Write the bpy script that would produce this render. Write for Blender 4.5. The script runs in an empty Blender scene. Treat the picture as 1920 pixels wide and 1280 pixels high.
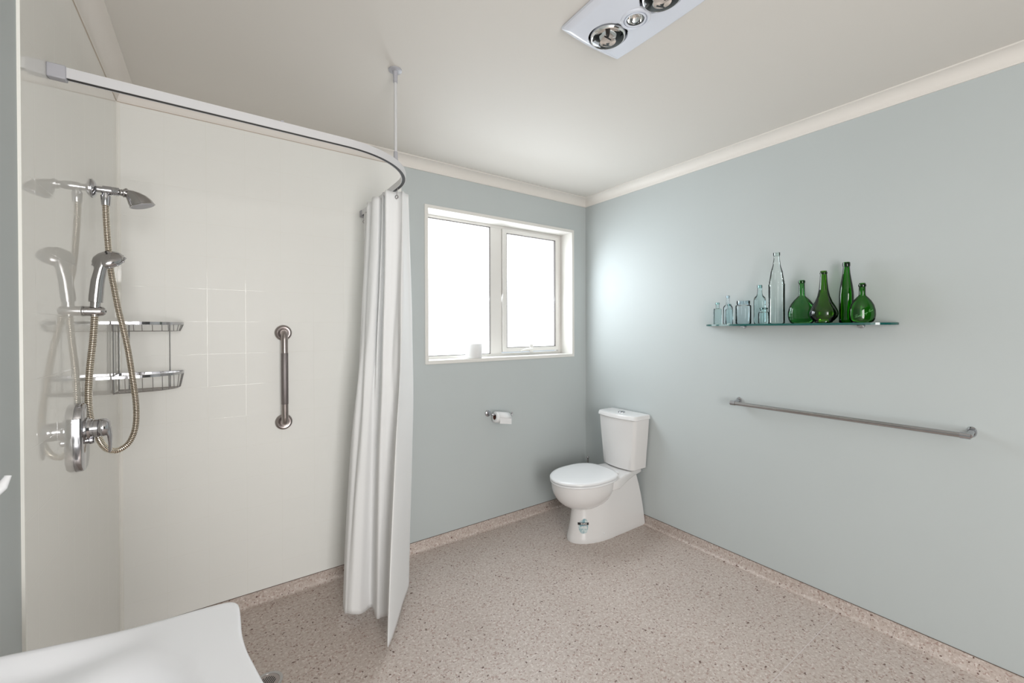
import bpy, bmesh, math, random
from math import pi, sin, cos, sqrt, radians
from mathutils import Vector, Matrix
random.seed(7)
C = bpy.context.scene.collection
SC = bpy.context.scene
# ------------------------------------------------------------------ camera, world, lights, exposure
W = 2.7774          # room width; right wall x=0, left wall x=-W, window wall y=0, room extends to -y
CEIL = 2.382
REAR = -4.40
cd = bpy.data.cameras.new('camera'); cam = bpy.data.objects.new('camera', cd); C.objects.link(cam)
F = Vector((0.57466403, 0.81837241, -0.00527781)); R = Vector((0.81836792, -0.57468373, -0.00354358))
U = Vector((0.00593304, 0.00228282, 0.99997979))
m = Matrix.Identity(4)
for i in range(3):
    m[i][0], m[i][1], m[i][2] = R[i], U[i], -F[i]
m.translation = Vector((-2.4336, -2.43367, 1.35447))
cam.matrix_world = m
cd.sensor_width = 36; cd.lens = 14.83; cd.shift_y = -0.0098; cd.clip_start = 0.02
SC.camera = cam
wd = bpy.data.worlds.new('world'); SC.world = wd; wd.use_nodes = True
wd.node_tree.nodes['Background'].inputs[0].default_value = (0.80, 0.90, 1.0, 1)
wd.node_tree.nodes['Background'].inputs[1].default_value = 0.6
SC.view_settings.view_transform = 'Standard'; SC.view_settings.look = 'None'
SC.view_settings.exposure = 0.22; SC.view_settings.gamma = 1.0; SC.view_settings.use_curve_mapping = False
WINDOW_E = 3.6
def area(name, loc, target, sx, sy, power, col, spread=180):
    l = bpy.data.lights.new(name, 'AREA'); l.shape = 'RECTANGLE'; l.size = sx; l.size_y = sy
    l.energy = power; l.color = col; l.spread = radians(spread)
    o = bpy.data.objects.new(name, l); C.objects.link(o); o.location = loc
    o.rotation_euler = (Vector(target) - Vector(loc)).to_track_quat('-Z', 'Y').to_euler()
    return o
area('window_daylight', (-.755, .113, 1.63), (-.755, -1.2, 1.02), 1.12, .84, 12, (0.84, 0.93, 1.0), 160)
area('doorway_light', (-2.30, -4.28, 1.15), (-1.95, 0, 1.15), 0.85, 1.9, 62, (1.0, 0.985, 0.97))

# ------------------------------------------------------------------ materials
def mat(name, col, rough=0.5, metal=0.0, spec=0.5, bump=None, var=None, coat=0.0):
    M = bpy.data.materials.new(name); M.use_nodes = True
    nt = M.node_tree; b = nt.nodes['Principled BSDF']
    b.inputs['Base Color'].default_value = (*col, 1); b.inputs['Roughness'].default_value = rough
    b.inputs['Metallic'].default_value = metal; b.inputs['Specular IOR Level'].default_value = spec
    b.inputs['Coat Weight'].default_value = coat
    if bump or var:
        tc = nt.nodes.new('ShaderNodeTexCoord')
    if bump:
        sc, st, dist = bump
        n = nt.nodes.new('ShaderNodeTexNoise'); n.inputs['Scale'].default_value = sc; n.inputs['Detail'].default_value = 3
        nt.links.new(tc.outputs['Object'], n.inputs['Vector'])
        bp = nt.nodes.new('ShaderNodeBump'); bp.inputs['Strength'].default_value = st; bp.inputs['Distance'].default_value = dist
        nt.links.new(n.outputs['Fac'], bp.inputs['Height']); nt.links.new(bp.outputs['Normal'], b.inputs['Normal'])
    if var:
        sc, amt = var
        n = nt.nodes.new('ShaderNodeTexNoise'); n.inputs['Scale'].default_value = sc; n.inputs['Detail'].default_value = 2
        nt.links.new(tc.outputs['Object'], n.inputs['Vector'])
        r = nt.nodes.new('ShaderNodeValToRGB')
        r.color_ramp.elements[0].position = .3; r.color_ramp.elements[1].position = .7
        r.color_ramp.elements[0].color = (*[c * (1 - amt) for c in col], 1); r.color_ramp.elements[1].color = (*[min(1, c * (1 + amt)) for c in col], 1)
        nt.links.new(n.outputs['Fac'], r.inputs['Fac']); nt.links.new(r.outputs['Color'], b.inputs['Base Color'])
    return M
def srgb(r, g, b):
    f = lambda c: (c / 255 / 12.92) if c < 10.3 else ((c / 255 + .055) / 1.055) ** 2.4
    return (f(r), f(g), f(b))
PAINT = mat('sage_paint', srgb(186, 192, 192), .58, spec=.35, bump=(260, .05, .001), var=(2.0, .012))
CEILP = mat('ceiling_paint', srgb(214, 210, 204), .7, spec=.3, bump=(200, .04, .001))
REARP = mat('bounce_dimming_paint', srgb(104, 104, 102), .7, spec=.3, bump=(200, .04, .001))  # unseen rear wall, made dark to cut the light it bounces back
TRIMP = mat('cornice_paint', srgb(224, 219, 213), .5, spec=.4, bump=(150, .03, .001))
LINER = mat('acrylic_liner', srgb(234, 233, 227), .06, spec=.5, bump=(9, .012, .004), var=(1.5, .01))
TILE = mat('acrylic_tile', srgb(234, 234, 230), .48, spec=.5, bump=(9, .012, .004), var=(1.5, .01))
TILEG = mat('glossy_acrylic_tile', srgb(234, 233, 228), .05, spec=.5, bump=(6, .003, .004), var=(1.5, .01))
SEAL = mat('sealant', srgb(186, 172, 158), .6, bump=(200, .1, .001))
SEAL_GAPSHADE = mat('skirting_edge', srgb(104, 90, 80), .6, bump=(200, .1, .001))  # dark base sealant, also the painted gap shadow above the skirting
FRAMEP = mat('window_frame_paint', srgb(224, 222, 217), .35, bump=(120, .02, .001))
ALU = mat('powder_coated_aluminium', srgb(226, 224, 220), .35, bump=(300, .03, .0005))
GASKET = mat('gasket', srgb(95, 90, 88), .6, bump=(300, .05, .0005))
CERAM = mat('white_ceramic', srgb(224, 222, 221), .08, spec=.55, bump=(4, .01, .004), coat=.3)
SEATP = mat('white_plastic', srgb(232, 232, 233), .22, bump=(30, .01, .001))
BASIN = mat('basin_acrylic', srgb(246, 246, 249), .18, bump=(5, .01, .003))
CHROME = mat('chrome', (.50, .50, .52), .10, 1.0, bump=(40, .01, .0005))
CHROMED = mat('dull_chrome', (.44, .43, .43), .20, 1.0, bump=(80, .03, .0005))
BRUSHED = mat('brushed_steel', (.38, .34, .33), .30, 1.0, bump=(90, .06, .0005))
KNURL = mat('knurled_steel', (.27, .245, .245), .48, 1.0, bump=(900, .6, .0008))
HOSEM = mat('hose_metal', (.86, .78, .66), .16, 1.0, bump=(60, .02, .0005))
HOSED = mat('hose_groove', (.10, .075, .05), .35, .6, bump=(60, .02, .0005))
RAILM = mat('anodised_rail', srgb(212, 212, 214), .32, .25, bump=(100, .02, .0005))
RAILP = mat('grey_plastic', srgb(170, 170, 176), .4, bump=(100, .03, .0005))
BLACK = mat('black_rubber', (.012, .012, .013), .5, bump=(80, .05, .0005))
PAPER = mat('toilet_paper', srgb(226, 226, 226), .9, spec=.1, bump=(350, .25, .001))
CARD = mat('cardboard_core', srgb(96, 62, 52), .9, spec=.1, bump=(200, .2, .001))
HEATW = mat('heater_enamel', srgb(222, 226, 236), .18, bump=(8, .01, .002))
HOOKW = mat('hook_white', srgb(240, 240, 242), .3, bump=(20, .01, .001))
MIRROR = mat('lamp_mirror', (.93, .93, .92), .03, 1.0, bump=(20, .02, .0005))
GLYPH = mat('label_black', (.006, .006, .007), .4, bump=(80, .02, .0005))
GLYPHW = mat('label_white', srgb(225, 222, 220), .5, bump=(80, .02, .0005))

def stain_mat():
    M = mat('sticker_residue', srgb(160, 190, 195), .6)
    nt = M.node_tree; b = nt.nodes['Principled BSDF']
    tc = nt.nodes.new('ShaderNodeTexCoord'); n = nt.nodes.new('ShaderNodeTexNoise'); n.inputs['Scale'].default_value = 55
    r = nt.nodes.new('ShaderNodeValToRGB'); r.color_ramp.elements[0].position = .35; r.color_ramp.elements[1].position = .62
    r.color_ramp.elements[0].color = (*srgb(108, 152, 165), 1); r.color_ramp.elements[1].color = (*srgb(205, 214, 212), 1)
    nt.links.new(tc.outputs['Object'], n.inputs['Vector']); nt.links.new(n.outputs['Fac'], r.inputs['Fac']); nt.links.new(r.outputs['Color'], b.inputs['Base Color'])
    return M
STICK = stain_mat()

def floor_mat(name, lift=1.0):
    M = bpy.data.materials.new(name); M.use_nodes = True
    nt = M.node_tree; b = nt.nodes['Principled BSDF']; L = nt.links.new
    tc = nt.nodes.new('ShaderNodeTexCoord')
    def noise(s, d=3, rg=.6):
        n = nt.nodes.new('ShaderNodeTexNoise'); n.inputs['Scale'].default_value = s; n.inputs['Detail'].default_value = d
        n.inputs['Roughness'].default_value = rg
        L(tc.outputs['Object'], n.inputs['Vector']); return n
    def ramp(p, cols):
        r = nt.nodes.new('ShaderNodeValToRGB')
        while len(r.color_ramp.elements) < len(cols): r.color_ramp.elements.new(.5)
        for e, q, c in zip(r.color_ramp.elements, p, cols): e.position = q; e.color = (*c, 1)
        return r
    def mix(a, bb, fac):
        x = nt.nodes.new('ShaderNodeMix'); x.data_type = 'RGBA'
        L(fac, x.inputs[0]); L(a, x.inputs[6]); L(bb, x.inputs[7]); return x.outputs[2]
    base = noise(72, 4, .65); r0 = ramp((.30, .47, .60, .74), (srgb(174, 158, 149), srgb(193, 180, 172), srgb(200, 189, 182), srgb(209, 200, 194)))
    L(base.outputs['Fac'], r0.inputs['Fac'])
    def flecks(scale, thr, soft, col, under, seed):
        mp = nt.nodes.new('ShaderNodeMapping'); mp.inputs['Location'].default_value = (seed, seed * 1.7, seed * .3)
        L(tc.outputs['Object'], mp.inputs['Vector'])
        n = nt.nodes.new('ShaderNodeTexNoise'); n.inputs['Scale'].default_value = scale; n.inputs['Detail'].default_value = 1.0
        L(mp.outputs['Vector'], n.inputs['Vector'])
        rr = ramp((thr, thr + soft), ((0, 0, 0), (1, 1, 1))); L(n.outputs['Fac'], rr.inputs['Fac'])
        cn = nt.nodes.new('ShaderNodeRGB'); cn.outputs[0].default_value = (*col, 1)
        return mix(under, cn.outputs[0], rr.outputs['Color'])
    c = flecks(105, .60, .06, srgb(170, 148, 139), r0.outputs['Color'], 3.1)
    c = flecks(95, .61, .05, srgb(214, 204, 198), c, 11.3)
    c = flecks(66, .70, .03, srgb(112, 90, 82), c, 23.9)
    big = noise(1.6, 2); rb = ramp((.3, .7), ((.93, .92, .91), (1.05, 1.05, 1.05))); L(big.outputs['Fac'], rb.inputs['Fac'])
    mu = nt.nodes.new('ShaderNodeMix'); mu.data_type = 'RGBA'; mu.blend_type = 'MULTIPLY'; mu.inputs[0].default_value = 1
    L(c, mu.inputs[6]); L(rb.outputs['Color'], mu.inputs[7])
    L(mu.outputs[2], b.inputs['Base Color'])
    b.inputs['Roughness'].default_value = .42; b.inputs['Specular IOR Level'].default_value = .35
    bp = nt.nodes.new('ShaderNodeBump'); bp.inputs['Strength'].default_value = .12; bp.inputs['Distance'].default_value = .001
    n2 = noise(320, 2); L(n2.outputs['Fac'], bp.inputs['Height']); L(bp.outputs['Normal'], b.inputs['Normal'])
    return M
VINYL = floor_mat('speckled_vinyl')
WELD = mat('vinyl_weld', srgb(206, 196, 192), .35, bump=(300, .05, .0005))

def thin_glass(name, face, edge, gloss=1.0, rough=.02, ior=1.5):
    # hollow glass seen through: clear when faced, deeply tinted where the wall is grazed, mirror reflections by Fresnel
    M = bpy.data.materials.new(name); M.use_nodes = True; nt = M.node_tree; L = nt.links.new
    nt.nodes.remove(nt.nodes['Principled BSDF']); out = nt.nodes['Material Output']
    lw = nt.nodes.new('ShaderNodeLayerWeight'); lw.inputs['Blend'].default_value = .32
    n = nt.nodes.new('ShaderNodeTexNoise'); n.inputs['Scale'].default_value = 30
    tc = nt.nodes.new('ShaderNodeTexCoord'); L(tc.outputs['Object'], n.inputs['Vector'])
    bp = nt.nodes.new('ShaderNodeBump'); bp.inputs['Strength'].default_value = .06; bp.inputs['Distance'].default_value = .003
    L(n.outputs['Fac'], bp.inputs['Height']); L(bp.outputs['Normal'], lw.inputs['Normal'])
    r = nt.nodes.new('ShaderNodeValToRGB'); r.color_ramp.elements[0].color = (*face, 1); r.color_ramp.elements[1].color = (*edge, 1)
    r.color_ramp.elements[0].position = .15; r.color_ramp.elements[1].position = .9
    L(lw.outputs['Facing'], r.inputs['Fac'])
    tr = nt.nodes.new('ShaderNodeBsdfTransparent'); L(r.outputs['Color'], tr.inputs['Color'])
    gl = nt.nodes.new('ShaderNodeBsdfGlossy'); gl.inputs['Roughness'].default_value = rough; gl.inputs['Color'].default_value = (gloss, gloss, gloss, 1)
    L(bp.outputs['Normal'], gl.inputs['Normal'])
    fr = nt.nodes.new('ShaderNodeFresnel'); fr.inputs['IOR'].default_value = ior; L(bp.outputs['Normal'], fr.inputs['Normal'])
    mx = nt.nodes.new('ShaderNodeMixShader'); L(fr.outputs['Fac'], mx.inputs['Fac']); L(tr.outputs[0], mx.inputs[1]); L(gl.outputs[0], mx.inputs[2])
    L(mx.outputs[0], out.inputs['Surface'])
    return M
CLEAR = thin_glass('clear_glass', (.95, .975, .965), (.80, .88, .86), ior=1.25)
AQUA = thin_glass('aqua_glass', (.87, .95, .95), (.62, .80, .80), ior=1.28)
PALE = thin_glass('pale_glass', (.93, .965, .98), (.82, .90, .93), ior=1.25)
SHELFG = thin_glass('shelf_glass', (.90, .96, .94), (.62, .82, .77))
GREEN1 = thin_glass('green_glass', (.25, .60, .27), (.03, .16, .035))
GREEN2 = thin_glass('olive_green_glass', (.21, .46, .055), (.02, .085, .004))
GREEN3 = thin_glass('deep_green_glass', (.085, .45, .022), (.006, .10, .002))
LENSG = thin_glass('lamp_glass', (.96, .96, .96), (.90, .91, .91))
SHELFE = mat('shelf_glass_edge', srgb(22, 84, 80), .08, spec=.7, bump=(30, .02, .001))
def cloth_mat():
    M = mat('curtain_cloth', srgb(250, 250, 250), .75, spec=.15, bump=(700, .15, .0006)); nt = M.node_tree
    b = nt.nodes['Principled BSDF']; out = nt.nodes['Material Output']
    t = nt.nodes.new('ShaderNodeBsdfTranslucent'); t.inputs['Color'].default_value = (*srgb(250, 250, 249), 1)
    x = nt.nodes.new('ShaderNodeMixShader'); x.inputs[0].default_value = .28
    nt.links.new(b.outputs[0], x.inputs[1]); nt.links.new(t.outputs[0], x.inputs[2]); nt.links.new(x.outputs[0], out.inputs['Surface'])
    return M
CLOTH = cloth_mat()
def pane_mat():
    # frosted pane lit from outside by an overcast sky
    M = bpy.data.materials.new('frosted_daylit_pane'); M.use_nodes = True; nt = M.node_tree
    b = nt.nodes['Principled BSDF']; b.inputs['Base Color'].default_value = (.85, .87, .88, 1); b.inputs['Roughness'].default_value = .35
    tc = nt.nodes.new('ShaderNodeTexCoord'); v = nt.nodes.new('ShaderNodeTexVoronoi'); v.inputs['Scale'].default_value = 160
    nt.links.new(tc.outputs['Object'], v.inputs['Vector'])
    bp = nt.nodes.new('ShaderNodeBump'); bp.inputs['Strength'].default_value = .3; bp.inputs['Distance'].default_value = .001
    nt.links.new(v.outputs['Distance'], bp.inputs['Height']); nt.links.new(bp.outputs['Normal'], b.inputs['Normal'])
    b.inputs['Emission Color'].default_value = (.90, .96, 1.0, 1); b.inputs['Emission Strength'].default_value = WINDOW_E
    return M
PANE = pane_mat()

# ------------------------------------------------------------------ helpers
def root_loc(o):
    v = Vector((0, 0, 0))
    while o: v += Vector(o.location); o = o.parent
    return v
def obj(name, geo, mats, parent=None, loc=None, smooth=True, angle=35, bevel=0, seg=2, mat_idx=None, sub=0, solid=0, offs=-1):
    """one mesh object; geo = (verts, faces) in WORLD metres"""
    verts, faces = geo[0], geo[1]
    mi = geo[2] if len(geo) > 2 else mat_idx
    org = Vector(loc) if loc is not None else (root_loc(parent) if parent else Vector((0, 0, 0)))
    me = bpy.data.meshes.new(name)
    me.from_pydata([tuple(Vector(v) - org) for v in verts], [], faces)
    for m_ in (mats if isinstance(mats, (list, tuple)) else [mats]): me.materials.append(m_)
    if mi:
        for p_, k in zip(me.polygons, mi): p_.material_index = k
    b = bmesh.new(); b.from_mesh(me); bmesh.ops.remove_doubles(b, verts=b.verts, dist=1e-6)
    bmesh.ops.recalc_face_normals(b, faces=b.faces); b.to_mesh(me); b.free()
    if smooth:
        for p_ in me.polygons: p_.use_smooth = True
        me.set_sharp_from_angle(angle=radians(angle))
    o = bpy.data.objects.new(name, me); C.objects.link(o)
    if parent: o.parent = parent; o.location = org - root_loc(parent)
    else: o.location = org
    if solid:
        md = o.modifiers.new('thickness', 'SOLIDIFY'); md.thickness = solid; md.offset = offs
    if bevel:
        md = o.modifiers.new('bevel', 'BEVEL'); md.width = bevel; md.segments = seg; md.limit_method = 'ANGLE'; md.angle_limit = radians(40)
        md.harden_normals = False
    if sub:
        md = o.modifiers.new('subdivision', 'SUBSURF'); md.levels = sub; md.render_levels = sub
    return o
def thing(name, loc, label, cat, group=None):
    o = bpy.data.objects.new(name, None); C.objects.link(o); o.location = loc; o.empty_display_size = .05
    return tag(o, label, cat, group)
def tag(o, label, cat, group=None):
    o['label'] = label; o['category'] = cat
    if group: o['group'] = group
    return o
def struct(o, label=None):
    o['kind'] = 'structure'
    if label: o['label'] = label
    return o
def join(*gs):
    V, Fc, I = [], [], []; hasi = any(len(g) > 2 for g in gs)
    for g in gs:
        n = len(V); V += list(g[0]); Fc += [tuple(i + n for i in f) for f in g[1]]
        I += list(g[2]) if len(g) > 2 else [0] * len(g[1])
    return (V, Fc, I) if hasi else (V, Fc)
def box(x0, x1, y0, y1, z0, z1):
    V = [(x, y, z) for z in (z0, z1) for y in (y0, y1) for x in (x0, x1)]
    return V, [(0, 2, 3, 1), (4, 5, 7, 6), (0, 1, 5, 4), (2, 6, 7, 3), (0, 4, 6, 2), (1, 3, 7, 5)]
def loft(rings, cap0=True, cap1=True, closed=True):
    n = len(rings[0]); V = [tuple(v) for r in rings for v in r]; Fc = []
    for i in range(len(rings) - 1):
        for j in range(n if closed else n - 1):
            k = (j + 1) % n
            Fc.append((i * n + j, i * n + k, (i + 1) * n + k, (i + 1) * n + j))
    if cap0: Fc.append(tuple(reversed(range(n))))
    if cap1: Fc.append(tuple((len(rings) - 1) * n + j for j in range(n)))
    return V, Fc
def frame(d):
    d = Vector(d).normalized(); a = Vector((0, 0, 1)) if abs(d.z) < .9 else Vector((1, 0, 0))
    u = d.cross(a).normalized(); return d, u, d.cross(u).normalized()
def ring(c, nrm, r, n=24, u=None, ry=None):
    d, uu, vv = frame(nrm)
    if u is not None: uu = (Vector(u) - d * Vector(u).dot(d)).normalized(); vv = d.cross(uu)
    ry = r if ry is None else ry
    return [Vector(c) + uu * (r * cos(2 * pi * k / n)) + vv * (ry * sin(2 * pi * k / n)) for k in range(n)]
def lathe(prof, c=(0, 0, 0), axis=(0, 0, 1), n=32, cap0=True, cap1=True, flat=(1, 1)):
    """prof: list of (radius, height along axis)"""
    d, u, v = frame(axis); c = Vector(c)
    if tuple(axis) == (0, 0, 1): u, v = Vector((1, 0, 0)), Vector((0, 1, 0))
    rings = [[c + d * h + u * (r * flat[0] * cos(2 * pi * k / n)) + v * (r * flat[1] * sin(2 * pi * k / n)) for k in range(n)] for r, h in prof]
    return loft(rings, cap0, cap1)
def spline(pts, per=8):
    P = [Vector(p) for p in pts]; out = []
    for i in range(len(P) - 1):
        p0 = P[i - 1] if i else P[0] * 2 - P[1]; p3 = P[i + 2] if i + 2 < len(P) else P[-1] * 2 - P[-2]
        for k in range(per):
            t = k / per
            out.append(.5 * ((2 * P[i]) + (P[i + 1] - p0) * t + (2 * p0 - 5 * P[i] + 4 * P[i + 1] - p3) * t * t + (3 * P[i + 1] - p0 - 3 * P[i + 2 - 1] + p3 - 0 * P[i]) * t ** 3) if False else
                       .5 * ((2 * P[i]) + (P[i + 1] - p0) * t + (2 * p0 - 5 * P[i] + 4 * P[i + 1] - p3) * t * t + (-p0 + 3 * P[i] - 3 * P[i + 1] + p3) * t ** 3))
    out.append(P[-1]); return out
def resample(pts, step):
    out = [Vector(pts[0])]; acc = 0
    for a, b in zip(pts[:-1], pts[1:]):
        a, b = Vector(a), Vector(b); L = (b - a).length; t = step - acc
        while t <= L and L > 0:
            out.append(a.lerp(b, t / L)); t += step
        acc = L - (t - step)
    return out
def sweep(path, prof_fn, n=10, cap=True, up=None):
    P = [Vector(p) for p in path]; T = []
    for i in range(len(P)):
        T.append((P[min(i + 1, len(P) - 1)] - P[max(i - 1, 0)]).normalized())
    d, u, v = frame(T[0])
    if up is not None: u = (Vector(up) - d * Vector(up).dot(d)).normalized()
    rings = []
    for i, p in enumerate(P):
        t = T[i]; u = (u - t * u.dot(t)).normalized(); v = t.cross(u)
        rings.append([p + u * a + v * b for a, b in prof_fn(i)])
    return loft(rings, cap, cap)
def tube(path, r, n=10):
    return sweep(path, lambda i: [((r(i) if callable(r) else r) * cos(2 * pi * k / n), (r(i) if callable(r) else r) * sin(2 * pi * k / n)) for k in range(n)])
def prism(outline, z0, z1):
    n = len(outline)
    return loft([[(x, y, z0) for x, y in outline], [(x, y, z1) for x, y in outline]])
def sphere(c, r, n=20, m_=12):
    prof = [(max(1e-4, r * sin(pi * i / m_)), -r * cos(pi * i / m_)) for i in range(m_ + 1)]
    return lathe(prof, c, n=n)
def torus(c, nrm, R_, r, n=24, k=8):
    d, u, v = frame(nrm); c = Vector(c); rings = []
    for i in range(n + 1):
        a = 2 * pi * i / n; e = u * cos(a) + v * sin(a)
        rings.append([c + e * (R_ + r * cos(2 * pi * j / k)) + d * (r * sin(2 * pi * j / k)) for j in range(k)])
    return loft(rings, False, False)

# ------------------------------------------------------------------ room shell
WT = .12
WX0, WX1, WZ0, WZ1 = -1.380, -.131, 1.139, 2.127      # window opening (outer edge of the liner)
REVEAL = .13
def wall_with_hole():
    x0, x1, z0, z1 = -W - WT, WT, -.1, CEIL + .1
    parts = [box(x0, WX0, 0, WT + .06, z0, z1), box(WX1, x1, 0, WT + .06, z0, z1), box(WX0, WX1, 0, WT + .06, z0, WZ0), box(WX0, WX1, 0, WT + .06, WZ1, z1)]
    return join(*parts)
wall_back = struct(obj('wall_back', wall_with_hole(), PAINT, smooth=False), 'sage green wall with the frosted window and shower lining')
wall_right = struct(obj('wall_right', box(0, WT, REAR, 0, -.1, CEIL + .1), PAINT, smooth=False), 'long sage green wall holding the glass shelf and towel rail')
wall_left = struct(obj('wall_left', box(-W - WT, -W, REAR, 0, -.1, CEIL + .1), PAINT, smooth=False), 'left wall, lined in the shower and painted sage beside it')
wall_rear = struct(obj('wall_rear', box(-W - WT, WT, REAR - WT, REAR, -.1, CEIL + .1), REARP, smooth=False))
floor = struct(obj('floor', box(-W - WT, WT, REAR - WT, WT, -.1, 0), VINYL, smooth=False), 'beige speckled sheet vinyl floor')
ceiling = struct(obj('ceiling', box(-W - WT, WT, REAR - WT, WT, CEIL, CEIL + .1), CEILP, smooth=False), 'plain off white ceiling')
obj('weld_seam', box(-1.35, -.012, -1.6877, -1.6845, -.002, .0006), WELD, floor, smooth=False)
# cornices: cove profile, 60 mm on the ceiling, 55 mm on the wall
def cornice_prof():
    a, h = .066, .055
    pts = [(0, -h), (.006, -h), (.0075, -h + .005)]
    for k in range(9):
        t = k / 8 * pi / 2
        pts.append((.0085 + (a - .0165) * (1 - cos(t)), -h + .006 + (h - .0125) * sin(t)))
    pts += [(a - .006, -.0062), (a, -.006), (a, 0), (0, 0)]
    return pts
CP = cornice_prof()
def cornice_geo(side):
    def P(t, a, z):
        # t=0 start, 1 end; mitred at both ends
        if side == 'back': return (-W + a + t * (W - 2 * a), -a, CEIL + z)
        if side == 'right': return (-a, -a + t * (REAR + 2 * a), CEIL + z)
        if side == 'left': return (-W + a, -a + t * (REAR + 2 * a), CEIL + z)
        return (-W + a + t * (W - 2 * a), REAR + a, CEIL + z)
    return loft([[P(t, a, z) for a, z in CP] for t in (0, 1)])
for i, s in enumerate(('back', 'right', 'left', 'rear')):
    struct(obj('trim_%d' % (i + 1), cornice_geo(s), TRIMP, angle=25), {'back': 'white cove cornice above the window wall', 'right': 'white cove cornice above the towel rail wall', 'left': 'white cove cornice above the shower mixer wall', 'rear': 'white cove cornice behind the camera'}[s])
# coved vinyl skirting
ZS = .062
def skirt_prof():
    r = .020
    pts = [(0, ZS), (.0025, ZS)]
    for k in range(7):
        t = k / 6 * pi / 2
        pts.append((.0025 + r * (1 - cos(t)), .0006 + r * (1 - sin(t))))
    pts += [(.0025 + r + .006, .0008), (.0025 + r + .006, -.002), (0, -.002)]
    return pts
SP = skirt_prof()
def skirt_geo(side):
    def P(t, a, z):
        if side == 'back': return (-W + a + t * (W - 2 * a), -a, z)
        if side == 'right': return (-a, -a + t * (REAR + 2 * a), z)
        if side == 'left': return (-W + a, -a + t * (REAR + 2 * a), z)
        return (-W + a + t * (W - 2 * a), REAR + a, z)
    return loft([[P(t, a, z) for a, z in SP] for t in (0, 1)])
for s in ('back', 'right', 'left', 'rear'):
    b_ = struct(obj('baseboard_' + s, skirt_geo(s), VINYL, angle=50), 'coved beige speckled vinyl skirting along the %s wall' % s)
    if s == 'back': obj('edge_gap_shade', box(-1.527, 0, -.0032, 0, ZS, ZS + .0022), SEAL_GAPSHADE, b_, smooth=False)  # dark strip standing in for the thin gap shadow along the skirting top
    if s == 'right': obj('edge_gap_shade', box(-.0032, 0, REAR, 0, ZS, ZS + .0022), SEAL_GAPSHADE, b_, smooth=False)

# ------------------------------------------------------------------ shower lining with its moulded tiles
PB, PL, ZT = -1.527, -1.0876, CEIL - .055
TP, GAP, PROUD = .152, .0009, .00015
lining_b = obj('shower_lining', box(-W, PB, -.005, 0, ZS, ZT), LINER, wall_back, smooth=False)
lining_b['label'] = 'cream acrylic shower lining moulded in a square tile pattern'
lining_l = obj('shower_lining', box(-W, -W + .005, PL, -.005, ZS, ZT), LINER, wall_left, smooth=False)
lining_l['label'] = 'glossy cream acrylic shower lining behind the mixer'
def tile_geo(w, h, PROUD=PROUD):
    c = .0012
    V = [(0, 0, 0), (w, 0, 0), (w, h, 0), (0, h, 0), (c, c, PROUD), (w - c, c, PROUD), (w - c, h - c, PROUD), (c, h - c, PROUD)]
    return V, [(0, 1, 5, 4), (1, 2, 6, 5), (2, 3, 7, 6), (3, 0, 4, 7), (4, 5, 6, 7)]
TILES = {}
def tile_mesh(w, h, m_):
    k = (round(w, 4), round(h, 4), m_.name)
    if k not in TILES:
        me = bpy.data.meshes.new('tile'); g = tile_geo(w, h, .00010 if m_ is TILEG else PROUD); me.from_pydata(g[0], [], g[1]); me.materials.append(m_); TILES[k] = me
    return TILES[k]
def spans(a, b, first):
    e = [a]; q = first
    while q < b - .004: 
        if q > a + .004: e.append(q)
        q += TP
    return e + [b]
xs = spans(-W + .007, PB - .003, -2.618 - TP + .0); zs = spans(ZS + .001, ZT - .003, 1.549 - TP * 9 - .002)
zl = [z for z in zs]
for i in range(len(xs) - 1):
    for j in range(len(zs) - 1):
        o = bpy.data.objects.new('tile', tile_mesh(xs[i + 1] - xs[i] - GAP, zs[j + 1] - zs[j] - GAP, TILE)); C.objects.link(o)
        o.parent = lining_b; o.rotation_euler = (pi / 2, 0, 0); o.location = (xs[i] + GAP / 2, -.005, zs[j] + GAP / 2)
ys = spans(PL + .004, -.008, PL + .004 + (.0756))
for i in range(len(ys) - 1):
    for j in range(len(zl) - 1):
        o = bpy.data.objects.new('tile', tile_mesh(ys[i + 1] - ys[i] - GAP, zl[j + 1] - zl[j] - GAP, TILEG)); C.objects.link(o)
        o.parent = lining_l; o.rotation_euler = (pi / 2, 0, pi / 2); o.location = (-W + .005, ys[i] + GAP / 2, zl[j] + GAP / 2)
obj('corner_strip', box(-W + .005, -W + .016, -.0065, -.005, ZS, ZT), LINER, lining_b, smooth=False)
obj('corner_strip', box(-W + .005, -W + .0065, -.014, -.005, ZS, ZT), LINER, lining_l, smooth=False)
obj('edge_strip', box(-W, -W + .0056, PL - .004, PL, ZS, ZT), LINER, lining_l, smooth=False)
obj('top_sealant', box(-W + .005, PB, -.0068, -.005, ZT - .003, ZT), SEAL, lining_b, smooth=False)
obj('top_sealant', box(-W + .005, -W + .0068, PL, -.005, ZT - .003, ZT), SEAL, lining_l, smooth=False)
obj('base_sealant', box(-W + .005, PB, -.0062, -.005, ZS, ZS + .003), SEAL_GAPSHADE, lining_b, smooth=False)

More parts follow.
